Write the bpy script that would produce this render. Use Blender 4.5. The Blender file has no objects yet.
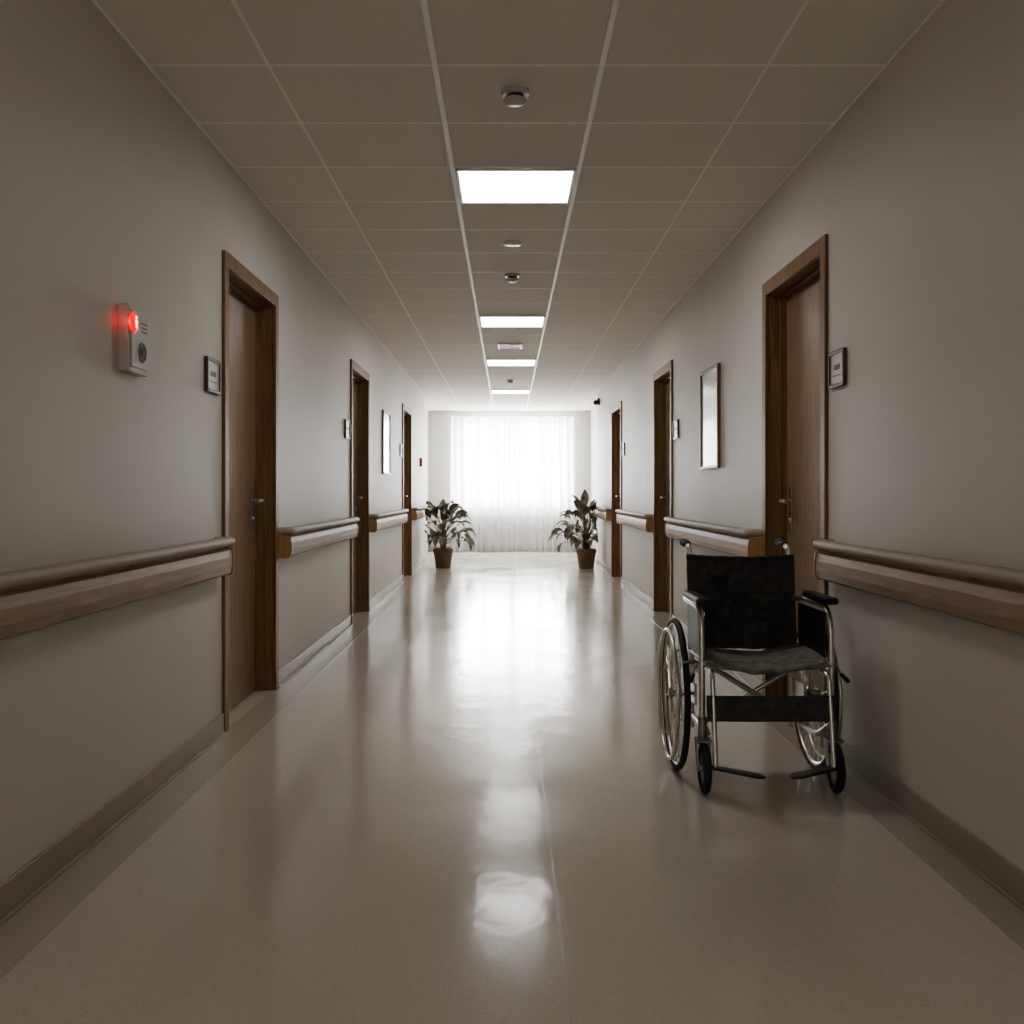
import bpy, bmesh, math, random
from mathutils import Vector, Matrix, noise
random.seed(7)
COL = bpy.context.scene.collection
try: bpy.context.scene.view_settings.look = 'AgX - Medium High Contrast'
except Exception: pass

# ------------------------------------------------------------ materials
def new_mat(name):
    m = bpy.data.materials.new(name); m.use_nodes = True
    nt = m.node_tree
    return m, nt, nt.nodes["Principled BSDF"]

def simple(name, col, rough=0.5, metal=0.0, spec=0.5, var=0.08, scale=20, bump=0.0, bscale=80, stretch=None):
    m, nt, p = new_mat(name)
    p.inputs["Roughness"].default_value = rough
    p.inputs["Metallic"].default_value = metal
    p.inputs["Specular IOR Level"].default_value = spec
    tc = nt.nodes.new("ShaderNodeTexCoord")
    n = nt.nodes.new("ShaderNodeTexNoise"); n.inputs["Scale"].default_value = scale
    n.inputs["Detail"].default_value = 5
    nt.links.new(tc.outputs["Object"], n.inputs["Vector"])
    r = nt.nodes.new("ShaderNodeValToRGB")
    r.color_ramp.elements[0].position = 0.3; r.color_ramp.elements[1].position = 0.7
    r.color_ramp.elements[0].color = [c*(1-var) for c in col]+[1]
    r.color_ramp.elements[1].color = [min(1,c*(1+var)) for c in col]+[1]
    nt.links.new(n.outputs["Fac"], r.inputs["Fac"])
    nt.links.new(r.outputs["Color"], p.inputs["Base Color"])
    if bump > 0:
        n2 = nt.nodes.new("ShaderNodeTexNoise"); n2.inputs["Scale"].default_value = bscale
        n2.inputs["Detail"].default_value = 3
        if stretch:
            mp = nt.nodes.new("ShaderNodeMapping"); mp.inputs["Scale"].default_value = stretch
            nt.links.new(tc.outputs["Object"], mp.inputs["Vector"]); nt.links.new(mp.outputs["Vector"], n2.inputs["Vector"])
        else:
            nt.links.new(tc.outputs["Object"], n2.inputs["Vector"])
        b = nt.nodes.new("ShaderNodeBump"); b.inputs["Strength"].default_value = bump
        b.inputs["Distance"].default_value = 0.01
        nt.links.new(n2.outputs["Fac"], b.inputs["Height"])
        nt.links.new(b.outputs["Normal"], p.inputs["Normal"])
    return m

def wood(name, c1, c2, rough=0.42, axis='Z', spec=0.4):
    m, nt, p = new_mat(name)
    tc = nt.nodes.new("ShaderNodeTexCoord"); mp = nt.nodes.new("ShaderNodeMapping")
    s = {'Z': (26, 26, 1.6), 'Y': (26, 1.6, 26)}[axis]
    mp.inputs["Scale"].default_value = s
    n = nt.nodes.new("ShaderNodeTexNoise"); n.inputs["Scale"].default_value = 2.2
    n.inputs["Detail"].default_value = 7; n.inputs["Distortion"].default_value = 0.6
    r = nt.nodes.new("ShaderNodeValToRGB")
    r.color_ramp.elements[0].position = 0.32; r.color_ramp.elements[1].position = 0.68
    r.color_ramp.elements[0].color = list(c1)+[1]; r.color_ramp.elements[1].color = list(c2)+[1]
    nt.links.new(tc.outputs["Object"], mp.inputs["Vector"]); nt.links.new(mp.outputs["Vector"], n.inputs["Vector"])
    nt.links.new(n.outputs["Fac"], r.inputs["Fac"]); nt.links.new(r.outputs["Color"], p.inputs["Base Color"])
    b = nt.nodes.new("ShaderNodeBump"); b.inputs["Strength"].default_value = 0.08; b.inputs["Distance"].default_value = 0.004
    nt.links.new(n.outputs["Fac"], b.inputs["Height"]); nt.links.new(b.outputs["Normal"], p.inputs["Normal"])
    p.inputs["Roughness"].default_value = rough
    p.inputs["Specular IOR Level"].default_value = spec
    return m

def emis(name, col, strength):
    m, nt, p = new_mat(name)
    p.inputs["Base Color"].default_value = (*col, 1)
    p.inputs["Emission Color"].default_value = (*col, 1)
    p.inputs["Emission Strength"].default_value = strength
    return m

M_wall = simple("wall_vinyl", (0.66, 0.628, 0.58), 0.55, spec=0.35, var=0.02, scale=1.6, bump=0.07, bscale=1.0, stretch=(230, 230, 50))
M_wallfar = simple("wall_far_paint", (0.62, 0.61, 0.59), 0.6, var=0.03, scale=2)
M_ceil = simple("ceiling_tile", (0.79, 0.76, 0.71), 0.9, spec=0.1, var=0.03, scale=55, bump=0.12, bscale=220)
M_grid = simple("ceiling_grid_metal", (0.92, 0.91, 0.88), 0.5, var=0.02)
M_grid2 = simple("ceiling_grid_matt", (0.94, 0.92, 0.88), 0.6, spec=0.3, var=0.02)
M_base = simple("baseboard_vinyl", (0.38, 0.335, 0.285), 0.4, var=0.05, scale=6)
M_door = wood("door_veneer", (0.225, 0.150, 0.092), (0.345, 0.240, 0.155), 0.38, spec=0.5)
M_frame = wood("door_frame_wood", (0.185, 0.108, 0.050), (0.32, 0.195, 0.098), 0.5)
M_board = wood("rail_board_wood", (0.33, 0.235, 0.155), (0.43, 0.325, 0.23), 0.5, 'Y')
M_cap = wood("rail_end_wood", (0.38, 0.220, 0.10), (0.50, 0.32, 0.155), 0.45)
M_grip = simple("rail_grip", (0.42, 0.365, 0.305), 0.55, var=0.04, spec=0.3)
M_chrome = simple("worn_chrome", (0.66, 0.65, 0.62), 0.32, metal=1.0, var=0.08)
M_steel = simple("brushed_steel", (0.42, 0.41, 0.39), 0.35, metal=1.0, var=0.05)
M_alu = simple("grey_metal", (0.30, 0.295, 0.28), 0.4, metal=0.8, var=0.05)
M_rubber = simple("black_rubber", (0.022, 0.022, 0.022), 0.6, var=0.1)
M_plastic = simple("black_plastic", (0.025, 0.025, 0.026), 0.4, var=0.1)
M_fabric = simple("worn_black_fabric", (0.062, 0.060, 0.061), 0.6, spec=0.6, var=0.35, scale=32, bump=0.7, bscale=240)
M_seatfab = simple("worn_grey_fabric", (0.24, 0.225, 0.205), 0.75, spec=0.4, var=0.35, scale=30, bump=0.5, bscale=240)
M_white = simple("white_plastic", (0.70, 0.68, 0.64), 0.4, var=0.03)
M_ivory = simple("ivory_plastic", (0.58, 0.56, 0.52), 0.38, var=0.03)
M_dark = simple("dark_plastic", (0.05, 0.05, 0.05), 0.5, var=0.05)
M_greyp = simple("grey_plastic", (0.20, 0.19, 0.18), 0.5, var=0.05)
M_signframe = simple("sign_frame", (0.10, 0.085, 0.07), 0.4, var=0.05)
M_signplate = simple("sign_plate", (0.58, 0.55, 0.50), 0.35, var=0.05)
M_ink = simple("sign_ink", (0.16, 0.15, 0.13), 0.5, var=0.02)
M_picframe = wood("picture_frame_wood", (0.17, 0.10, 0.055), (0.27, 0.17, 0.095), 0.4)
M_paper = simple("picture_print", (0.66, 0.66, 0.64), 0.15, spec=0.8, var=0.08, scale=5)
M_pot = simple("brown_ceramic", (0.20, 0.115, 0.055), 0.4, var=0.12, scale=8)
M_soil = simple("soil", (0.03, 0.02, 0.014), 0.95, var=0.4, scale=60, bump=0.6)
M_stem = simple("green_stem", (0.14, 0.13, 0.07), 0.5, var=0.2)
M_winframe = simple("window_frame_white", (0.40, 0.40, 0.39), 0.4, var=0.02)
M_light = emis("light_diffuser", (1.0, 0.98, 0.955), 15.0)
M_red = emis("red_lamp", (1.0, 0.0, 0.012), 1.1)
M_symbol = emis("lamp_symbol", (1.0, 0.8, 0.8), 2.5)
M_redp = simple("red_plastic", (0.45, 0.03, 0.02), 0.4)

def leaf_mat():
    m, nt, p = new_mat("leaf")
    tc = nt.nodes.new("ShaderNodeTexCoord"); n = nt.nodes.new("ShaderNodeTexNoise")
    n.inputs["Scale"].default_value = 12; n.inputs["Detail"].default_value = 3
    r = nt.nodes.new("ShaderNodeValToRGB")
    r.color_ramp.elements[0].position = 0.35; r.color_ramp.elements[1].position = 0.65
    r.color_ramp.elements[0].color = (0.075, 0.072, 0.05, 1); r.color_ramp.elements[1].color = (0.27, 0.25, 0.20, 1)
    nt.links.new(tc.outputs["Object"], n.inputs["Vector"]); nt.links.new(n.outputs["Fac"], r.inputs["Fac"])
    nt.links.new(r.outputs["Color"], p.inputs["Base Color"]); p.inputs["Roughness"].default_value = 0.45
    return m
M_leaf = leaf_mat()

def floor_mat():
    m, nt, p = new_mat("floor_vinyl")
    tc = nt.nodes.new("ShaderNodeTexCoord")
    n = nt.nodes.new("ShaderNodeTexNoise"); n.inputs["Scale"].default_value = 130; n.inputs["Detail"].default_value = 6
    n3 = nt.nodes.new("ShaderNodeTexNoise"); n3.inputs["Scale"].default_value = 1.3; n3.inputs["Detail"].default_value = 4
    r = nt.nodes.new("ShaderNodeValToRGB")
    r.color_ramp.elements[0].position = 0.35; r.color_ramp.elements[1].position = 0.65
    r.color_ramp.elements[0].color = (0.56, 0.52, 0.462, 1); r.color_ramp.elements[1].color = (0.62, 0.58, 0.52, 1)
    nt.links.new(tc.outputs["Object"], n.inputs["Vector"]); nt.links.new(tc.outputs["Object"], n3.inputs["Vector"])
    nt.links.new(n.outputs["Fac"], r.inputs["Fac"]); nt.links.new(r.outputs["Color"], p.inputs["Base Color"])
    rr = nt.nodes.new("ShaderNodeMapRange")
    rr.inputs["From Min"].default_value = 0.3; rr.inputs["From Max"].default_value = 0.7
    rr.inputs["To Min"].default_value = 0.10; rr.inputs["To Max"].default_value = 0.19
    nt.links.new(n3.outputs["Fac"], rr.inputs["Value"]); nt.links.new(rr.outputs["Result"], p.inputs["Roughness"])
    mp = nt.nodes.new("ShaderNodeMapping"); mp.inputs["Scale"].default_value = (4.5, 2.2, 1)
    n2 = nt.nodes.new("ShaderNodeTexNoise"); n2.inputs["Scale"].default_value = 1.6; n2.inputs["Detail"].default_value = 3
    nt.links.new(tc.outputs["Object"], mp.inputs["Vector"]); nt.links.new(mp.outputs["Vector"], n2.inputs["Vector"])
    b = nt.nodes.new("ShaderNodeBump"); b.inputs["Strength"].default_value = 0.16; b.inputs["Distance"].default_value = 0.014
    nt.links.new(n2.outputs["Fac"], b.inputs["Height"]); nt.links.new(b.outputs["Normal"], p.inputs["Normal"])
    p.inputs["Specular IOR Level"].default_value = 0.33
    return m
M_floor = floor_mat()
M_border = simple("floor_border_vinyl", (0.46, 0.42, 0.36), 0.25, var=0.04, scale=70, spec=0.35)
M_seam = simple("floor_seam", (0.40, 0.36, 0.31), 0.3)

def curtain_mat():
    m = bpy.data.materials.new("sheer_curtain"); m.use_nodes = True
    nt = m.node_tree; nt.nodes.clear()
    out = nt.nodes.new("ShaderNodeOutputMaterial")
    tr = nt.nodes.new("ShaderNodeBsdfTransparent")
    tl = nt.nodes.new("ShaderNodeBsdfTranslucent"); tl.inputs["Color"].default_value = (0.87, 0.88, 0.89, 1)
    df = nt.nodes.new("ShaderNodeBsdfDiffuse"); df.inputs["Color"].default_value = (0.88, 0.89, 0.90, 1)
    a = nt.nodes.new("ShaderNodeMixShader"); a.inputs[0].default_value = 0.45
    nt.links.new(tl.outputs[0], a.inputs[1]); nt.links.new(df.outputs[0], a.inputs[2])
    b = nt.nodes.new("ShaderNodeMixShader")
    tc = nt.nodes.new("ShaderNodeTexCoord"); n = nt.nodes.new("ShaderNodeTexNoise"); n.inputs["Scale"].default_value = 40
    mr = nt.nodes.new("ShaderNodeMapRange"); mr.inputs["To Min"].default_value = 0.52; mr.inputs["To Max"].default_value = 0.74
    nt.links.new(tc.outputs["Object"], n.inputs["Vector"]); nt.links.new(n.outputs["Fac"], mr.inputs["Value"])
    nt.links.new(mr.outputs["Result"], b.inputs[0])
    nt.links.new(tr.outputs[0], b.inputs[1]); nt.links.new(a.outputs[0], b.inputs[2])
    nt.links.new(b.outputs[0], out.inputs[0])
    return m
M_curtain = curtain_mat()

def glass_mat():
    m = bpy.data.materials.new("window_glass"); m.use_nodes = True
    nt = m.node_tree; nt.nodes.clear()
    out = nt.nodes.new("ShaderNodeOutputMaterial"); tr = nt.nodes.new("ShaderNodeBsdfTransparent")
    g = nt.nodes.new("ShaderNodeBsdfGlossy"); g.inputs["Roughness"].default_value = 0.03
    mx = nt.nodes.new("ShaderNodeMixShader"); mx.inputs[0].default_value = 0.06
    nt.links.new(tr.outputs[0], mx.inputs[1]); nt.links.new(g.outputs[0], mx.inputs[2]); nt.links.new(mx.outputs[0], out.inputs[0])
    return m
M_glass = glass_mat()

# ------------------------------------------------------------ geometry helpers
def box(bm, x0, x1, y0, y1, z0, z1):
    if x0 > x1: x0, x1 = x1, x0
    if y0 > y1: y0, y1 = y1, y0
    if z0 > z1: z0, z1 = z1, z0
    v = [bm.verts.new(p) for p in [(x0,y0,z0),(x1,y0,z0),(x1,y1,z0),(x0,y1,z0),(x0,y0,z1),(x1,y0,z1),(x1,y1,z1),(x0,y1,z1)]]
    for f in [(0,3,2,1),(4,5,6,7),(0,1,5,4),(1,2,6,5),(2,3,7,6),(3,0,4,7)]:
        bm.faces.new([v[i] for i in f])

def tube(bm, pts, r, seg=12, cap=True):
    pts = [Vector(p) for p in pts]
    rs = r if isinstance(r, (list, tuple)) else [r]*len(pts)
    prev = None; first = None
    d0 = (pts[1]-pts[0]).normalized()
    ref = Vector((0,0,1)) if abs(d0.z) < .9 else Vector((0,1,0))
    u = d0.cross(ref).normalized()
    for i, p in enumerate(pts):
        if i == 0: t = pts[1]-pts[0]
        elif i == len(pts)-1: t = pts[-1]-pts[-2]
        else: t = (pts[i]-pts[i-1]).normalized() + (pts[i+1]-pts[i]).normalized()
        t.normalize()
        u = (u - t*u.dot(t)); u.normalize(); w = t.cross(u)
        cur = [bm.verts.new(p + u*rs[i]*math.cos(2*math.pi*k/seg) + w*rs[i]*math.sin(2*math.pi*k/seg)) for k in range(seg)]
        if prev:
            for k in range(seg):
                bm.faces.new([prev[k], prev[(k+1)%seg], cur[(k+1)%seg], cur[k]])
        else: first = cur
        prev = cur
    if cap:
        bm.faces.new(list(reversed(first))); bm.faces.new(prev)

def smooth_path(pts, n=6, f=0.35):
    pts = [Vector(p) for p in pts]; out = [pts[0]]
    for i in range(1, len(pts)-1):
        a, b, c = pts[i-1], pts[i], pts[i+1]
        d = min((a-b).length, (c-b).length)*f
        p0 = b + (a-b).normalized()*d; p2 = b + (c-b).normalized()*d
        for k in range(n+1):
            t = k/n
            out.append(p0*(1-t)**2 + b*2*t*(1-t) + p2*t*t)
    out.append(pts[-1]); return out

def lathe(bm, c, prof, seg=24, axis='Z', flip=1):
    c = Vector(c); prev = None
    for (r, h) in prof:
        cur = []
        if r < 1e-5: r = 1e-5
        for k in range(seg):
            a = 2*math.pi*k/seg
            if axis == 'Z': p = Vector((r*math.cos(a), r*math.sin(a), h*flip))
            elif axis == 'X': p = Vector((h*flip, r*math.cos(a), r*math.sin(a)))
            else: p = Vector((r*math.cos(a), h*flip, r*math.sin(a)))
            cur.append(bm.verts.new(c+p))
        if prev:
            for k in range(seg):
                bm.faces.new([prev[k], prev[(k+1)%seg], cur[(k+1)%seg], cur[k]])
        prev = cur

def torusX(bm, c, R, r, seg=56, s2=10):
    c = Vector(c); rows = []
    for i in range(seg):
        a = 2*math.pi*i/seg
        d = Vector((0, math.cos(a), math.sin(a)))
        rows.append([bm.verts.new(c + d*(R + r*math.cos(2*math.pi*k/s2)) + Vector((r*math.sin(2*math.pi*k/s2),0,0))) for k in range(s2)])
    for i in range(seg):
        A, B = rows[i], rows[(i+1)%seg]
        for k in range(s2):
            bm.faces.new([A[k], A[(k+1)%s2], B[(k+1)%s2], B[k]])

def finish(bm, name, mat, parent=None, base=None, smooth=False, bevel=0.0):
    bmesh.ops.remove_doubles(bm, verts=bm.verts, dist=1e-6)
    bmesh.ops.recalc_face_normals(bm, faces=bm.faces)
    if parent is not None: base = Vector(parent["_b"])
    elif base is None:
        xs = [v.co for v in bm.verts]
        base = Vector(((min(v.x for v in xs)+max(v.x for v in xs))/2, (min(v.y for v in xs)+max(v.y for v in xs))/2, min(v.z for v in xs)))
    base = Vector(base)
    bmesh.ops.translate(bm, verts=bm.verts, vec=-base)
    me = bpy.data.meshes.new(name); bm.to_mesh(me); bm.free()
    me.materials.append(mat)
    if smooth:
        for p in me.polygons: p.use_smooth = True
        try: me.set_sharp_from_angle(angle=math.radians(38))
        except Exception: pass
    ob = bpy.data.objects.new(name, me); COL.objects.link(ob)
    ob["_b"] = list(base)
    if parent is not None: ob.parent = parent
    else: ob.location = base
    if bevel > 0:
        md = ob.modifiers.new("bevel", 'BEVEL'); md.width = bevel; md.segments = 2; md.limit_method = 'ANGLE'
    return ob

def empty(name, base, label=None, cat=None, group=None, structure=False):
    e = bpy.data.objects.new(name, None); e.empty_display_size = 0.1
    COL.objects.link(e); e.location = base; e["_b"] = list(base)
    tag(e, label, cat, group, structure); return e

def tag(o, label=None, cat=None, group=None, structure=False):
    if label: o["label"] = label
    if cat: o["category"] = cat
    if group: o["group"] = group
    if structure: o["kind"] = "structure"
    return o

B = bmesh.new
# ------------------------------------------------------------ dimensions
XL, XR, H = -1.307, 1.372, 2.65
YN, YF = -2.5, 20.0
LW0, RW0 = -1.50, 1.56
OPT = 2.14
doorsL = [(4.84, 5.97), (8.77, 9.90), (13.07, 14.25)]
doorsR = [(4.54, 5.66), (8.81, 9.91), (12.75, 13.95)]
C = 0.07; LIN = 0.035
ENDL, ENDR = 16.6, 16.3

def wall(name, face, outer, back, doors, yend, label):
    bm = B(); ycur = YN
    for (a, b) in doors:
        a2, b2 = a + C - LIN, b - C + LIN
        box(bm, face, outer, ycur, a2, 0, H)
        box(bm, face, outer, a2, b2, OPT+LIN, H)
        ycur = b2
    box(bm, face, outer, ycur, yend, 0, H)
    box(bm, outer, back, YN, YF, 0, H)
    o = finish(bm, name, M_wall)
    tag(o, label, "wall", None, True)
wall("wall_left", XL, LW0, LW0-0.12, doorsL, ENDL, "greige vinyl-covered corridor wall with three door openings")
wall("wall_right", XR, RW0, RW0+0.12, doorsR, ENDR, "greige vinyl-covered corridor wall with three door openings")

WX0, WX1, WZ0, WZ1 = -0.98, 1.15, 0.82, 2.50
bm = B()
box(bm, LW0-0.12, WX0, YF, YF+0.2, 0, H); box(bm, WX1, RW0+0.12, YF, YF+0.2, 0, H)
box(bm, WX0, WX1, YF, YF+0.2, 0, WZ0); box(bm, WX0, WX1, YF, YF+0.2, WZ1, H)
tag(finish(bm, "wall_far", M_wallfar), "pale end wall with a wide window opening", "wall", None, True)
bm = B(); box(bm, LW0-0.12, RW0+0.12, YN-0.15, YN, 0, H)
tag(finish(bm, "wall_near", M_wall), "unseen greige wall added behind the camera to dim the foreground", "wall", None, True)  # unseen, closes the corridor behind the camera so the foreground stays dim
bm = B(); box(bm, LW0-0.12, RW0+0.12, YN-0.15, YF+0.2, -0.12, 0)
tag(finish(bm, "floor", M_floor), "polished beige vinyl floor", "floor", None, True)
bm = B(); box(bm, LW0-0.12, RW0+0.12, YN-0.15, YF+0.2, H, H+0.12)
tag(finish(bm, "ceiling", M_ceil), "suspended ceiling of pale mineral tiles", "ceiling", None, True)

# ceiling grid
gz = H-0.005
bm = B()
for x in (-0.265, 0.34): box(bm, x-0.010, x+0.010, YN, YF, gz, H)
tag(finish(bm, "trim_1", M_grid), "white metal main runners of the tiled ceiling", "ceiling trim", None, True)
bm = B()
for x in (-0.865, 0.94): box(bm, x-0.006, x+0.006, YN, YF, gz, H)
y = 5.04 - 0.6*12
while y < YF-0.05:
    a0 = XL if y < ENDL else LW0; a1 = XR if y < ENDR else RW0
    for (q0, q1) in ((a0, -0.276), (-0.254, 0.329), (0.351, a1)):
        box(bm, q0, q1, y-0.009, y+0.009, gz+0.004, H)
    y += 0.6
box(bm, XL, XL+0.010, YN, ENDL, gz+0.001, H); box(bm, XR-0.010, XR, YN, ENDR, gz+0.001, H)
tag(finish(bm, "trim_5", M_grid2), "pale cross tees of the tiled ceiling", "ceiling trim", None, True)

# floor borders + seam
bm = B(); box(bm, XL, XL+0.16, YN, ENDL, 0, 0.0012)
tag(finish(bm, "trim_2", M_border), "darker vinyl floor border strip along the wall", "floor trim", None, True)
bm = B(); box(bm, XR-0.13, XR, YN, ENDR, 0, 0.0012)
tag(finish(bm, "trim_3", M_border), "darker vinyl floor border strip along the wall", "floor trim", None, True)
bm = B(); box(bm, 0.130, 0.133, YN, YF-0.1, 0, 0.0003)
tag(finish(bm, "trim_4", M_seam), "thin welded seam in the vinyl floor", "floor trim", None, True)

def baseboard(name, face, s, doors, yend):
    bm = B(); y = YN
    for (a, b) in doors + [(yend, None)]:
        box(bm, face, face - s*0.012, y, a, 0, 0.095)
        box(bm, face - s*0.012, face - s*0.022, y, a, 0, 0.012)
        if b: y = b
    tag(finish(bm, name, M_base, bevel=0.003), "taupe vinyl skirting along the foot of the wall", "baseboard", None, True)
baseboard("baseboard_left", XL, -1, doorsL, ENDL)
baseboard("baseboard_right", XR, 1, doorsR, ENDR)
bm = B(); box(bm, LW0, RW0, YF-0.012, YF, 0, 0.095)
tag(finish(bm, "baseboard_far", M_base), "taupe vinyl skirting below the window", "baseboard", None, True)

# ------------------------------------------------------------ doors
def door(n, s, face, a, b):
    base = (face, (a+b)/2, 0)
    e = empty(f"door_{n}", base, "brown wood veneer door in a recessed wooden frame with steel lever handle", "door", None, True)
    oa, ob = a+C, b-C
    outw = face - s*0.016
    deep = face + s*0.125
    leaf = face + s*0.095
    bm = B()
    box(bm, face, outw, a, oa, 0, OPT+C); box(bm, face, outw, ob, b, 0, OPT+C); box(bm, face, outw, oa, ob, OPT, OPT+C)
    box(bm, face, deep, oa-LIN, oa, 0, OPT+LIN); box(bm, face, deep, ob, ob+LIN, 0, OPT+LIN); box(bm, face, deep, oa, ob, OPT, OPT+LIN)
    st = face + s*0.060
    box(bm, st, leaf, oa, oa+0.018, 0, OPT); box(bm, st, leaf, ob-0.018, ob, 0, OPT); box(bm, st, leaf, oa+.018, ob-.018, OPT-0.018, OPT)
    finish(bm, "door_frame", M_frame, e, bevel=0.003)
    bm = B(); box(bm, leaf, leaf+s*0.030, oa+0.002, ob-0.002, 0.006, OPT-0.002)
    lf = finish(bm, "door_leaf", M_door, e, bevel=0.002)
    hy = ob-0.115; hz = 1.03
    bm = B(); box(bm, leaf, leaf-s*0.010, hy-0.024, hy+0.024, hz-0.13, hz+0.10)
    hp = finish(bm, "handle_plate", M_steel, lf, bevel=0.003)
    bm = B()
    tube(bm, smooth_path([(leaf-s*0.010, hy, hz+0.03), (leaf-s*0.062, hy, hz+0.03), (leaf-s*0.062, hy-0.125, hz+0.025)]), 0.011, 10)
    finish(bm, "door_lever", M_steel, lf, smooth=True)
    bm = B(); lathe(bm, (leaf-s*0.010, hy, hz-0.07), [(0,0.007),(0.010,0.007),(0.013,0.0)], 14, 'X', -s)
    finish(bm, "door_lock", M_chrome, lf, smooth=True)
    bm = B(); my = oa+0.10
    box(bm, leaf, leaf-s*0.006, my-0.02, my+0.02, 1.50, 1.56)
    box(bm, leaf, leaf-s*0.006, my-0.012, my+0.012, 1.585, 1.60)
    finish(bm, "number_tag", M_steel, lf, bevel=0.001)
k = 1
for (a, b) in doorsL: door(k, -1, XL, a, b); k += 1
for (a, b) in doorsR: door(k, 1, XR, a, b); k += 1

# ------------------------------------------------------------ handrails
def handrail(s, face, a, b):
    base = (face - s*0.05, (a+b)/2, 0.73)
    e = empty("handrail", base, "wall handrail with taupe grip tube over a wooden bumper board", "handrail", "wall handrails")
    prof = [(0.0, .735), (0.055, .735), (0.068, .745), (0.074, .775), (0.074, .815), (0.068, .845), (0.055, .855), (0.0, .855)]
    bm = B(); A = []; Bv = []
    for (d, z) in prof:
        A.append(bm.verts.new((face - s*d, a+0.012, z))); Bv.append(bm.verts.new((face - s*d, b-0.012, z)))
    n = len(prof)
    for i in range(n): bm.faces.new([A[i], A[(i+1)%n], Bv[(i+1)%n], Bv[i]])
    bm.faces.new(A); bm.faces.new(Bv)
    finish(bm, "bumper_board", M_board, e, bevel=0.002)
    for (y0, y1) in ((a, a+0.012), (b-0.012, b)):
        bm = B(); P = []; Q = []
        for (d, z) in prof:
            P.append(bm.verts.new((face - s*d*1.06, y0, z + (0.004 if z > .8 else -0.004)))); Q.append(bm.verts.new((face - s*d*1.06, y1, z + (0.004 if z > .8 else -0.004))))
        for i in range(n): bm.faces.new([P[i], P[(i+1)%n], Q[(i+1)%n], Q[i]])
        bm.faces.new(P); bm.faces.new(Q)
        finish(bm, "end_cap", M_cap, e)
    bm = B(); xg = face - s*0.072; zg = 0.884
    tube(bm, smooth_path([(face, a+0.022, zg), (xg, a+0.022, zg), (xg, b-0.022, zg), (face, b-0.022, zg)], 8, 0.35), 0.021, 14)
    finish(bm, "grip_rail", M_grip, e, smooth=True)
    m = max(2, int((b-a)/1.1)+1)
    for i in range(m):
        yy = a+0.15 + (b-a-0.3)*i/(m-1)
        bm = B(); box(bm, face, face - s*0.06, yy-0.012, yy+0.012, 0.855, 0.880)
        finish(bm, "bracket", M_alu, e, bevel=0.002)
for seg in [(0.2, 4.76), (6.02, 8.72), (9.95, 13.02), (14.30, 16.5)]: handrail(-1, XL, *seg)
for seg in [(0.2, 4.49), (5.72, 8.76), (9.96, 12.70), (14.0, 16.2)]: handrail(1, XR, *seg)

# ------------------------------------------------------------ room signs
def sign(s, face, a, b, z0, z1):
    e = empty("room_sign", (face, (a+b)/2, z0), "small rectangular room sign with dark frame beside a door", "sign", "room signs beside the doors")
    d = 0.016; t = 0.014; bm = B()
    box(bm, face, face-s*d, a, a+t, z0, z1); box(bm, face, face-s*d, b-t, b, z0, z1)
    box(bm, face, face-s*d, a+t, b-t, z0, z0+t); box(bm, face, face-s*d, a+t, b-t, z1-t, z1)
    finish(bm, "sign_frame", M_signframe, e, bevel=0.002)
    bm = B(); box(bm, face, face-s*0.010, a+t, b-t, z0+t, z1-t); finish(bm, "sign_plate", M_signplate, e)
    bm = B(); w = b-a-2*t; zc = (z0+z1)/2; x1 = face-s*0.0115; x0 = face-s*0.010
    for i in range(4):
        yy = a+t+w*(0.28+0.12*i); box(bm, x0, x1, yy, yy+w*0.06, zc-0.004, zc+0.018)
    box(bm, x0, x1, a+t+w*.2, b-t-w*.2, zc-0.030, zc-0.026)
    finish(bm, "sign_marking", M_ink, e)
sign(-1, XL, 4.56, 4.77, 1.54, 1.69); sign(1, XR, 4.29, 4.49, 1.54, 1.69)
sign(-1, XL, 8.46, 8.68, 1.54, 1.69); sign(1, XR, 8.50, 8.73, 1.54, 1.69)
sign(-1, XL, 12.78, 12.98, 1.54, 1.69); sign(1, XR, 12.42, 12.62, 1.54, 1.69)

# ------------------------------------------------------------ pictures
def picture(s, face, a, b, z0, z1, lab):
    e = empty("framed_picture", (face, (a+b)/2, z0), lab, "picture", "framed pictures on the corridor walls")
    t = 0.018; d = 0.022; bm = B()
    box(bm, face, face-s*d, a, a+t, z0, z1); box(bm, face, face-s*d, b-t, b, z0, z1)
    box(bm, face, face-s*d, a+t, b-t, z0, z0+t); box(bm, face, face-s*d, a+t, b-t, z1-t, z1)
    finish(bm, "picture_frame", M_picframe, e, bevel=0.002)
    bm = B(); box(bm, face, face-s*0.012, a+t, b-t, z0+t, z1-t); finish(bm, "picture_print", M_paper, e)
picture(1, XR, 6.84, 7.46, 1.265, 1.94, "pale picture in a thin dark wooden frame between two doors")
picture(-1, XL, 10.98, 11.62, 1.30, 1.965, "pale picture in a thin dark wooden frame between two doors")

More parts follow.
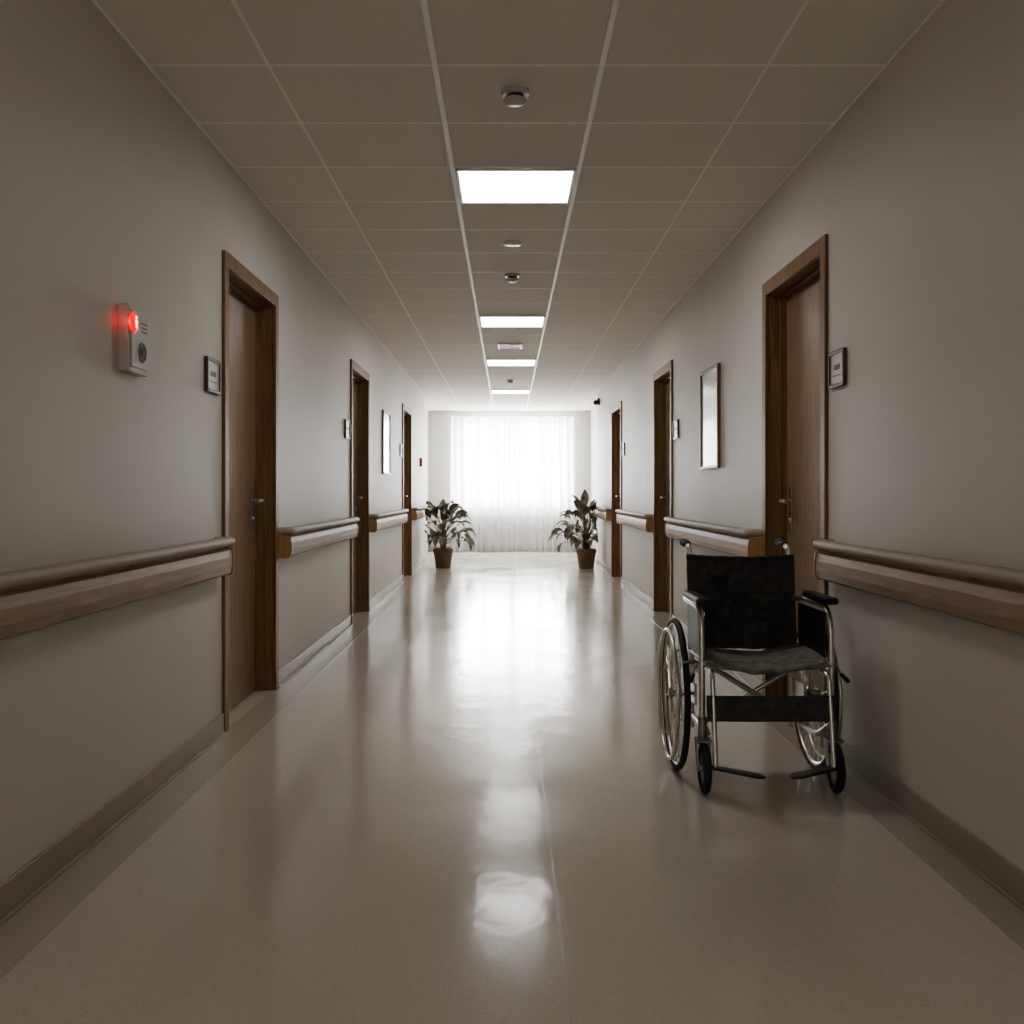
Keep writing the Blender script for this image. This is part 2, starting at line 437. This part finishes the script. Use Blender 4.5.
# ------------------------------------------------------------ nurse call unit
e = empty("nurse_call_unit", (XL, 3.65, 1.51), "ivory wall call unit with glowing red lamp and round speaker", "call unit")
bm = B(); box(bm, XL-0.002, XL+0.036, 3.55, 3.75, 1.51, 1.737); finish(bm, "housing", M_ivory, e, bevel=0.006)
bm = B(); box(bm, XL+0.036, XL+0.041, 3.568, 3.732, 1.528, 1.72); finish(bm, "face_plate", M_ivory, e, bevel=0.002)
bm = B(); lathe(bm, (XL+0.041, 3.668, 1.585), [(0.036,0),(0.034,0.004),(0.028,0.004),(0.026,0.001),(0,0.001)], 28, 'X', 1); finish(bm, "speaker_ring", M_greyp, e, smooth=True)
bm = B(); lathe(bm, (XL+0.0415, 3.668, 1.585), [(0.018,0),(0.017,0.003),(0,0.004)], 20, 'X', 1); finish(bm, "call_button", M_dark, e, smooth=True)
bm = B(); lathe(bm, (XL+0.030, 3.588, 1.678), [(0.036,0),(0.036,0.012),(0.032,0.016),(0.018,0.019),(0,0.020)], 28, 'X', 1)
lm = tag(finish(bm, "lamp", M_red, e, smooth=True), "glowing red round lamp lens")
bm = B(); lathe(bm, (XL+0.0495, 3.588, 1.694), [(0.005,0),(0.005,0.001),(0,0.001)], 12, 'X', 1)
box(bm, XL+0.0495, XL+0.0508, 3.580, 3.596, 1.674, 1.685); box(bm, XL+0.0495, XL+0.0508, 3.5845, 3.5915, 1.660, 1.674)
finish(bm, "lamp_symbol", M_symbol, lm)
bm = B()
for i in range(3): box(bm, XL+0.041, XL+0.0425, 3.665, 3.715, 1.655+i*0.014, 1.660+i*0.014)
finish(bm, "label_marking", M_ink, e)

e = empty("fire_alarm_point", (XL, 15.75, 1.49), "small red fire alarm call point on the wall", "fire alarm")
bm = B(); box(bm, XL-0.002, XL+0.04, 15.68, 15.82, 1.49, 1.62); finish(bm, "housing", M_redp, e, bevel=0.004)
bm = B(); box(bm, XL+0.04, XL+0.043, 15.71, 15.79, 1.525, 1.585); finish(bm, "glass_pane", M_white, e)
e = empty("wall_switch", (RW0, 17.6, 1.28), "small white switch plate on the wall", "switch")
bm = B(); box(bm, RW0, RW0-0.012, 17.55, 17.65, 1.28, 1.42); finish(bm, "switch_plate", M_white, e, bevel=0.002)
bm = B(); box(bm, RW0-0.012, RW0-0.018, 17.575, 17.625, 1.32, 1.38); finish(bm, "rocker", M_dark, e, bevel=0.002)
e = empty("security_camera", (XR, 15.9, 2.40), "small black camera on the wall under the ceiling", "camera")
bm = B(); box(bm, XR, XR-0.03, 15.86, 15.94, 2.42, 2.52); finish(bm, "mount", M_plastic, e, bevel=0.004)
bm = B(); tube(bm, [(XR-0.03, 15.9, 2.47), (XR-0.055, 15.86, 2.46), (XR-0.07, 15.74, 2.44)], [0.02, 0.038, 0.036], 14); finish(bm, "camera_body", M_plastic, e, smooth=True)

# ------------------------------------------------------------ ceiling lights & devices
for y0 in (-1.56, 5.04, 9.24, 12.24, 15.84):  # first panel is unseen, added behind the camera to brighten the near walls
    cx = 0.0375; cy = y0+0.30; h = 0.288; t = 0.014
    e = empty("ceiling_light", (cx, cy, H-0.014), "square recessed ceiling light panel, switched on", "ceiling light", "ceiling light panels")
    bm = B()
    box(bm, cx-h, cx-h+t, cy-h, cy+h, H-0.014, H); box(bm, cx+h-t, cx+h, cy-h, cy+h, H-0.014, H)
    box(bm, cx-h+t, cx+h-t, cy-h, cy-h+t, H-0.014, H); box(bm, cx-h+t, cx+h-t, cy+h-t, cy+h, H-0.014, H)
    finish(bm, "light_frame", M_white, e, bevel=0.002)
    bm = B(); box(bm, cx-h+t, cx+h-t, cy-h+t, cy+h-t, H-0.010, H); finish(bm, "light_diffuser", M_light, e)

for (x, y) in ((0.028, 4.09), (0.03, 7.52), (0.03, 14.5)):
    e = empty("smoke_detector", (x, y, H-0.055), "round white smoke detector on the ceiling", "smoke detector", "smoke detectors")
    bm = B(); lathe(bm, (x, y, H), [(0,0),(0.055,0),(0.056,0.010),(0.050,0.018),(0,0.018)], 32, 'Z', -1); finish(bm, "detector_base", M_ivory, e, smooth=True)
    bm = B(); lathe(bm, (x, y, H-0.018), [(0.034,0),(0.034,0.012)], 24, 'Z', -1); finish(bm, "sensing_slot", M_dark, e, smooth=True)
    bm = B(); lathe(bm, (x, y, H-0.030), [(0,0),(0.044,0),(0.045,0.008),(0.036,0.018),(0.018,0.024),(0,0.025)], 32, 'Z', -1); finish(bm, "detector_head", M_ivory, e, smooth=True)
bm = B(); lathe(bm, (0.03, 6.56, H), [(0,0),(0.06,0),(0.061,0.008),(0.052,0.014),(0,0.016)], 32, 'Z', -1)
tag(finish(bm, "ceiling_speaker", M_white, smooth=True), "low round white disc fixed to the ceiling", "ceiling speaker")
e = empty("air_vent", (0.02, 11.1, H-0.02), "small rectangular louvred air vent in the ceiling", "vent")
bm = B()
box(bm, -0.105, -0.09, 10.95, 11.25, H-0.02, H); box(bm, 0.13, 0.145, 10.95, 11.25, H-0.02, H)
box(bm, -0.09, 0.13, 10.95, 10.965, H-0.02, H); box(bm, -0.09, 0.13, 11.235, 11.25, H-0.02, H)
finish(bm, "vent_frame", M_white, e)
bm = B()
for i in range(8): box(bm, -0.09, 0.13, 10.98+i*0.032, 10.988+i*0.032, H-0.018, H-0.002)
finish(bm, "vent_louvres", M_alu, e)

# ------------------------------------------------------------ window + curtains
e = empty("window_1", ((WX0+WX1)/2, YF+0.1, WZ0), "wide white-framed window full of bright daylight", "window", None, True)
bm = B(); f = 0.06; y0, y1 = YF+0.08, YF+0.13
box(bm, WX0, WX0+f, y0, y1, WZ0, WZ1); box(bm, WX1-f, WX1, y0, y1, WZ0, WZ1)
box(bm, WX0+f, WX1-f, y0, y1, WZ0, WZ0+f); box(bm, WX0+f, WX1-f, y0, y1, WZ1-f, WZ1)
xm = (WX0+WX1)/2
box(bm, xm-0.045, xm+0.045, y0, y1, WZ0+f, WZ1-f)
for xq in ((WX0+xm)/2, (WX1+xm)/2): box(bm, xq-0.02, xq+0.02, y0+0.004, y1-0.004, WZ0+f, WZ1-f)
for (u0, u1) in ((WX0+f, xm-0.045), (xm+0.045, WX1-f)): box(bm, u0, u1, y0+0.005, y1-0.005, 2.02, 2.06)
finish(bm, "window_frame", M_winframe, e, bevel=0.004)
bm = B(); box(bm, WX0+f, WX1-f, YF+0.10, YF+0.104, WZ0+f, WZ1-f); finish(bm, "window_glass", M_glass, e)
bm = B(); box(bm, WX0-0.03, WX1+0.03, YF-0.04, YF, WZ0-0.03, WZ0); finish(bm, "window_sill", M_winframe, e, bevel=0.004)

def curtain(x0, x1, ph):
    e = empty("curtain", ((x0+x1)/2, 19.84, 0.006), "floor-length white sheer curtain hanging in soft pleats", "curtain", "sheer window curtains")
    bm = B(); nx, nz_ = 260, 30; z0, z1 = 0.006, 2.545
    grid = []
    nseg = 12
    for j in range(nz_+1):
        v = j/nz_; row = []
        for i in range(nx+1):
            u = i/nx; x = x0+(x1-x0)*u
            w = u*2*math.pi
            scal = 0.022*abs(math.sin(math.pi*u*nseg+math.pi/2))**0.7
            z = z0+(z1-scal*(1)-z0)*v if v > 0.8 else z0+(z1-z0-scal*(v/0.8))*v
            irr = noise.noise(Vector((u*6+ph*3, v*0.8, ph)))
            amp = (0.044 + 0.05*irr)*(1-0.2*v)
            yy = 19.83 + amp*math.sin(w*9+ph+3.4*noise.noise(Vector((u*3.1, v*.7, ph+4)))+0.5*math.sin(w*2)) + 0.022*math.sin(w*3.7+ph*2+v*1.2)
            row.append(bm.verts.new((x+0.018*math.sin(w*7+v*3)*(1-abs(2*u-1)**4), min(yy, 19.93), z)))
        grid.append(row)
    for j in range(nz_):
        for i in range(nx):
            bm.faces.new([grid[j][i], grid[j][i+1], grid[j+1][i+1], grid[j+1][i]])
    finish(bm, "curtain_sheet", M_curtain, e, smooth=True)
    for i in range(nseg):
        x = x0+(x1-x0)*(i+.5)/nseg
        bm = B(); tube(bm, [(x, 19.84, 2.535), (x, 19.84, 2.571)], 0.006, 6)
        finish(bm, "curtain_hook", M_white, e)
curtain(-1.08, 0.112, 0.3); curtain(0.120, 1.26, 1.9)
bm = B(); tube(bm, [(-1.18, 19.84, 2.585), (1.36, 19.84, 2.585)], 0.013, 12)
for x in (-1.14, 0.115, 1.32): tube(bm, [(x, 19.84, 2.590), (x, 20.0, 2.590)], 0.008, 8)
tag(finish(bm, "curtain_rod", M_white, smooth=True), "white metal curtain rod above the window", "curtain rod")

# ------------------------------------------------------------ plants
def plant(x, y, seed, lab):
    rnd = random.Random(seed)
    e = empty("potted_plant", (x, y, 0), lab, "plant", "potted plants by the window end")
    bm = B(); c = (x, y, 0)
    lathe(bm, c, [(0,0),(0.105,0),(0.112,0.02),(0.140,0.22),(0.150,0.23),(0.153,0.285),(0.143,0.29),(0.135,0.28),(0.133,0.25),(0,0.25)], 32)
    finish(bm, "pot", M_pot, e, smooth=True)
    bm = B(); lathe(bm, (x, y, 0.251), [(0.132,0),(0.07,0.010),(0,0.014)], 24); finish(bm, "soil", M_soil, e, smooth=True)
    st = B(); lf = B()
    def cl(p, m):
        p.x = min(max(p.x, XL+m), XR-m); return p
    N = 54
    for i in range(N):
        az = i*2.399 + rnd.uniform(-.3, .3)
        t = (i+.5)/N
        el = math.radians(8 + 66*t + rnd.uniform(-12, 12))
        L = rnd.uniform(.24, .44)*(1.0 if t < .7 else 0.92)
        d = Vector((math.cos(az)*math.cos(el), math.sin(az)*math.cos(el), math.sin(el)))
        root = Vector((x+rnd.uniform(-.04, .04), y+rnd.uniform(-.04, .04), .26))
        p0 = root + Vector((d.x*.05, d.y*.05, .10+.24*t))
        p1 = p0 + d*L*0.8
        tube(st, [root, cl(root.lerp(p0, .6)+Vector((0, 0, .02)), .12), cl(p0, .12), cl(p0.lerp(p1, .5)+Vector((0, 0, .01)), .12), cl(p1.copy(), .12)], [.007, .006, .005, .004, .003], 6)
        side = d.cross(Vector((0, 0, 1)))
        if side.length < .05: side = Vector((1, 0, 0))
        side.normalize()
        side = (side + Vector((0,0,1))*rnd.uniform(-.7,.7)).normalized()
        BL = rnd.uniform(.22, .30); W = rnd.uniform(.048, .070); n = 10
        cur = d.copy(); pos = cl(p1.copy(), .12); prev = None
        droop = rnd.uniform(.14, .30)
        for k in range(n+1):
            u = k/n
            w = max(W*math.sin(math.pi*min(1, u*0.95+0.04)**0.8), .001)
            up = side.cross(cur).normalized()
            q = pos.copy(); lift = up*w*0.35
            row = [lf.verts.new(q - side*w + lift), lf.verts.new(q - side*w*.5 + lift*.3), lf.verts.new(q), lf.verts.new(q + side*w*.5 + lift*.3), lf.verts.new(q + side*w + lift)]
            for vv in row: cl(vv.co, .10)
            if prev:
                for m in range(4): lf.faces.new([prev[m], prev[m+1], row[m+1], row[m]])
            prev = row
            pos += cur*BL/n
            cur = (cur + Vector((0, 0, -droop))).normalized()
    finish(st, "stems", M_stem, e, smooth=True)
    finish(lf, "foliage", M_leaf, e, smooth=True)
plant(-0.95, 15.55, 3, "leafy green houseplant in a brown pot by the wall")
plant(1.14, 15.45, 11, "leafy green houseplant in a brown pot by the wall")

# ------------------------------------------------------------ wheelchair
WB = (0.945, 4.12, 0)
wc = empty("wheelchair", WB, "folding wheelchair, chrome frame, worn black fabric, parked by the wall", "wheelchair")
xl, xr = 0.755, 1.165
R = 0.0115
for s, x in ((-1, xl), (1, xr)):
    xa = x + s*0.035
    bm = B()
    tube(bm, smooth_path([(x, 4.36, .14), (x, 4.36, .50), (x, 4.41, .875), (x, 4.52, .885)], 8, .25), R, 12)
    tube(bm, [(x, 4.37, .455), (x, 3.93, .465)], R, 12)
    tube(bm, smooth_path([(x, 4.36, .19), (x, 3.99, .19), (xa-s*.005, 3.93, .24)], 6, .4), R, 12)
    tube(bm, smooth_path([(x, 4.395, .665), (xa, 4.30, .672), (xa, 3.945, .672), (xa, 3.925, .19)], 8, .3), R, 12)
    tube(bm, [(x, 3.935, .465), (xa, 3.93, .465)], R, 10)
    box(bm, x + s*0.006, x + s*0.016, 4.20, 4.36, .26, .34)
    finish(bm, "side_frame", M_chrome, wc, smooth=True)
    bm = B(); tube(bm, [(x, 4.455, .882), (x, 4.47, .884), (x, 4.56, .888), (x, 4.565, .888)], [.013, .017, .017, .012], 14)
    finish(bm, "push_grip", M_rubber, wc, smooth=True)
    bm = B(); box(bm, xa-.024, xa+.024, 3.915, 4.24, .685, .712); finish(bm, "armrest", M_plastic, wc, bevel=0.010)
    bm = B(); box(bm, xa-s*.018, xa-s*.014, 3.96, 4.32, .475, .655); finish(bm, "skirt_guard", M_plastic, wc, bevel=0.002)
    cx = 0.67 if s < 0 else 1.222
    cc = (cx, 4.24, .3)
    bm = B(); torusX(bm, cc, .276, .009); rim = finish(bm, "rear_wheel", M_chrome, wc, smooth=True)
    bm = B(); torusX(bm, cc, .2875, .0125); finish(bm, "tire", M_rubber, rim, smooth=True)
    bm = B(); torusX(bm, (cx+s*.030, 4.24, .3), .252, .0075)
    for k in range(6):
        a = k*math.pi/3+.2
        tube(bm, [(cx, 4.24+.272*math.cos(a), .3+.272*math.sin(a)), (cx+s*.030, 4.24+.252*math.cos(a), .3+.252*math.sin(a))], .004, 6)
    finish(bm, "handrim", M_chrome, rim, smooth=True)
    bm = B()
    for k in range(28):
        a = 2*math.pi*k/28; a2 = a + (.22 if k % 2 else -.22)
        o = .018 if k % 4 < 2 else -.018
        tube(bm, [(cx+o, 4.24+.022*math.cos(a2), .3+.022*math.sin(a2)), (cx, 4.24+.272*math.cos(a), .3+.272*math.sin(a))], .0016, 5)
    finish(bm, "spokes", M_chrome, rim, smooth=True)
    bm = B(); lathe(bm, (cx-.028, 4.24, .3), [(0,0),(.013,0),(.026,.008),(.026,.012),(.014,.014),(.014,.042),(.026,.044),(.026,.048),(.013,.056),(0,.056)], 20, 'X', 1)
    finish(bm, "hub", M_steel, rim, smooth=True)
    bm = B(); tube(bm, [(x+s*.012, 4.24, .3), (cx, 4.24, .3)], .008, 10); finish(bm, "axle", M_steel, wc, smooth=True)
    ky = 3.885
    bm = B(); tube(bm, [(xa, 3.925, .17), (xa, 3.925, .27)], .017, 14)
    fk = finish(bm, "caster_housing", M_alu, wc, smooth=True)
    bm = B()
    box(bm, xa-.026, xa+.026, ky-.02, 3.94, .188, .196)
    for q in (-1, 1):
        P = [(3.945, .19), (3.90, .19), (ky-.012, .095), (ky-.012, .08), (ky+.012, .08), (ky+.018, .095)]
        A = [bm.verts.new((xa+q*.026, a, b)) for a, b in P]; D = [bm.verts.new((xa+q*.022, a, b)) for a, b in P]
        for i in range(6): bm.faces.new([A[i], A[(i+1)%6], D[(i+1)%6], D[i]])
        bm.faces.new(A); bm.faces.new(D)
    finish(bm, "caster_fork", M_alu, fk)
    bm = B(); c3 = (xa-.014, ky, .092)
    lathe(bm, c3, [(.062,0),(.084,.002),(.091,.008),(.0915,.014),(.091,.020),(.084,.026),(.062,.028)], 36, 'X', 1)
    finish(bm, "caster_wheel", M_rubber, fk, smooth=True)
    bm = B(); lathe(bm, (xa-.018, ky, .092), [(0,0),(.012,0),(.014,.008),(.062,.010),(.063,.018),(.063,.026),(.014,.028),(.012,.036),(0,.036)], 28, 'X', 1)
    finish(bm, "caster_hub", M_alu, fk, smooth=True)
    xi = x + s*0.008
    bm = B(); tube(bm, smooth_path([(x, 3.93, .44), (xi, 3.875, .43), (xi, 3.81, .10)], 8, .4), .009, 12)
    tube(bm, [(x, 3.93, .33), (xi, 3.865, .34)], .008, 8)
    lr = finish(bm, "leg_rest", M_chrome, wc, smooth=True)
    bm = B()
    inner = xi - s*0.165
    P = [(xi+s*.010, 3.85, .104), (xi+s*.010, 3.79, .108), (inner+s*.03, 3.745, .088), (inner, 3.755, .085), (inner, 3.80, .082), (inner+s*.02, 3.82, .083)]
    A = [bm.verts.new((a, b, c)) for a, b, c in P]; D = [bm.verts.new((a, b, c+.010)) for a, b, c in P]
    for i in range(6): bm.faces.new([A[i], A[(i+1)%6], D[(i+1)%6], D[i]])
    bm.faces.new(A); bm.faces.new(D)
    finish(bm, "footplate", M_plastic, lr, bevel=0.002)
    bm = B(); tube(bm, smooth_path([(xa+s*.005, 3.98, .45), (xa+s*.022, 3.965, .455), (xa+s*.035, 3.92, .425)], 5, .4), .006, 8)
    box(bm, xa+s*.008, xa+s*.012, 3.93, 4.03, .43, .475)
    tube(bm, [(xa+s*.01, 4.0, .465), (cx+s*.012, 3.985, .462)], .007, 8)
    bk = finish(bm, "brake_lever", M_steel, wc, smooth=True)
    bm = B(); tube(bm, [(xa+s*.034, 3.925, .428), (xa+s*.05, 3.90, .408), (xa+s*.052, 3.895, .405)], [.008, .009, .005], 10)
    finish(bm, "brake_knob", M_rubber, bk, smooth=True)
bm = B()
tube(bm, [(xl, 4.13, .445), (xr, 4.13, .195)], .0105, 12)
finish(bm, "cross_brace", M_chrome, wc, smooth=True)
bm = B()
tube(bm, [(xr, 4.155, .445), (xl, 4.155, .195)], .0105, 12)
tube(bm, [(.96, 4.115, .32), (.96, 4.17, .32)], .010, 10)
finish(bm, "cross_brace", M_chrome, wc, smooth=True)

def sheet(name, fn, nu, nv, thick, mat, parent):
    bm = B(); g = [[bm.verts.new(fn(i/nu, j/nv)) for i in range(nu+1)] for j in range(nv+1)]
    for j in range(nv):
        for i in range(nu):
            bm.faces.new([g[j][i], g[j][i+1], g[j+1][i+1], g[j+1][i]])
    o = finish(bm, name, mat, parent, smooth=True)
    md = o.modifiers.new("solid", 'SOLIDIFY'); md.thickness = thick; md.offset = 0
    return o
def nz(a, b, c): return noise.noise(Vector((a, b, c)))
def back_fn(u, v):
    x = (xl-.016) + (xr-xl+.032)*u
    z = .462 + .385*v + (-.012*math.sin(math.pi*u))*(v)
    sag = math.sin(math.pi*u)
    fold = .016*sag*math.sin(16*v + 5*nz(u*2.5, v*2, 9.1)) * (0.4+nz(u*2, v*3, 4.4))
    y = 4.352 + max(0, (z-.50))*.133 - .016 + .040*sag*(.6+.4*v) + .030*sag*nz(u*3, v*2.2, 1.3) + .018*sag*nz(u*7+v*4, v*8, 3.3) + .006*nz(u*16-v*10, v*9, 6.1) + fold
    return (x, y, z)
sheet("backrest", back_fn, 60, 50, .010, M_fabric, wc)
bm = B()
for v in (.965, .60, .32):
    pts = []
    for i in range(61):
        p = back_fn(i/60, v); pts.append((p[0], p[1]-.006, p[2]))
    tube(bm, pts, .0026, 6)
finish(bm, "backrest_seam", M_plastic, wc, smooth=True)
def seat_fn(u, v):
    x = (xl-.020) + (xr-xl+.040)*u
    y = 3.915 + .42*v + (.02*math.sin(math.pi*u))*(1-v)
    sag = math.sin(math.pi*u)**.8
    z = .484 - .036*sag - .012*(1-v)**6 + .008*nz(u*4, v*3, 7.7) + .004*nz(u*11, v*9, 2.7)
    return (x, y, z)
sheet("seat", seat_fn, 40, 28, .016, M_seatfab, wc)
def strap_fn(u, v):
    x = .722 + .468*u
    y = 3.853 - .01*(1-v) + .020*math.sin(math.pi*u) + .006*nz(u*7, v*2, 2)
    z = .272 + .092*v - .006*math.sin(math.pi*u)
    return (x, y, z)
sheet("calf_strap", strap_fn, 36, 8, .008, M_fabric, wc)

# ------------------------------------------------------------ lights
def area(name, loc, rot, sx, sy, power, col=(1,1,1)):
    l = bpy.data.lights.new(name, 'AREA'); l.shape = 'RECTANGLE'; l.size = sx; l.size_y = sy
    l.energy = power; l.color = col
    o = bpy.data.objects.new(name, l); COL.objects.link(o); o.location = loc; o.rotation_euler = rot
    return o
area("daylight_outside_window", (0.085, YF+0.45, 1.68), (math.radians(-90), 0, 0), 2.3, 1.9, 560, (0.98, 0.99, 1.0))
def point(name, loc, e_, col, r):
    pl = bpy.data.lights.new(name, 'POINT'); pl.energy = e_; pl.color = col; pl.shadow_soft_size = r
    po = bpy.data.objects.new(name, pl); COL.objects.link(po); po.location = loc
point("call_lamp_glow", (XL+0.03, 3.525, 1.675), 0.03, (1, .01, .03), 0.01)
point("rear_fill_light", (-0.3, -1.5, 1.7), 22, (1, .96, .91), 0.5)  # unseen soft fill added behind the camera to lift the near half

w = bpy.data.worlds.new("overcast_sky"); bpy.context.scene.world = w; w.use_nodes = True
bg = w.node_tree.nodes["Background"]; bg.inputs[0].default_value = (0.9, 0.95, 1.0, 1); bg.inputs[1].default_value = 2.5

# ------------------------------------------------------------ camera
cam = bpy.data.cameras.new("camera"); co = bpy.data.objects.new("camera", cam); COL.objects.link(co)
co.location = (0, 0, 1.1); co.rotation_euler = (math.radians(90), 0, 0)
cam.sensor_width = 36; cam.lens = 36*1060/1024
cam.shift_x = 4/1024; cam.shift_y = -19/1024
cam.clip_start = 0.05; cam.clip_end = 100
bpy.context.scene.camera = co
for o in bpy.data.objects:
    if "_b" in o: del o["_b"]
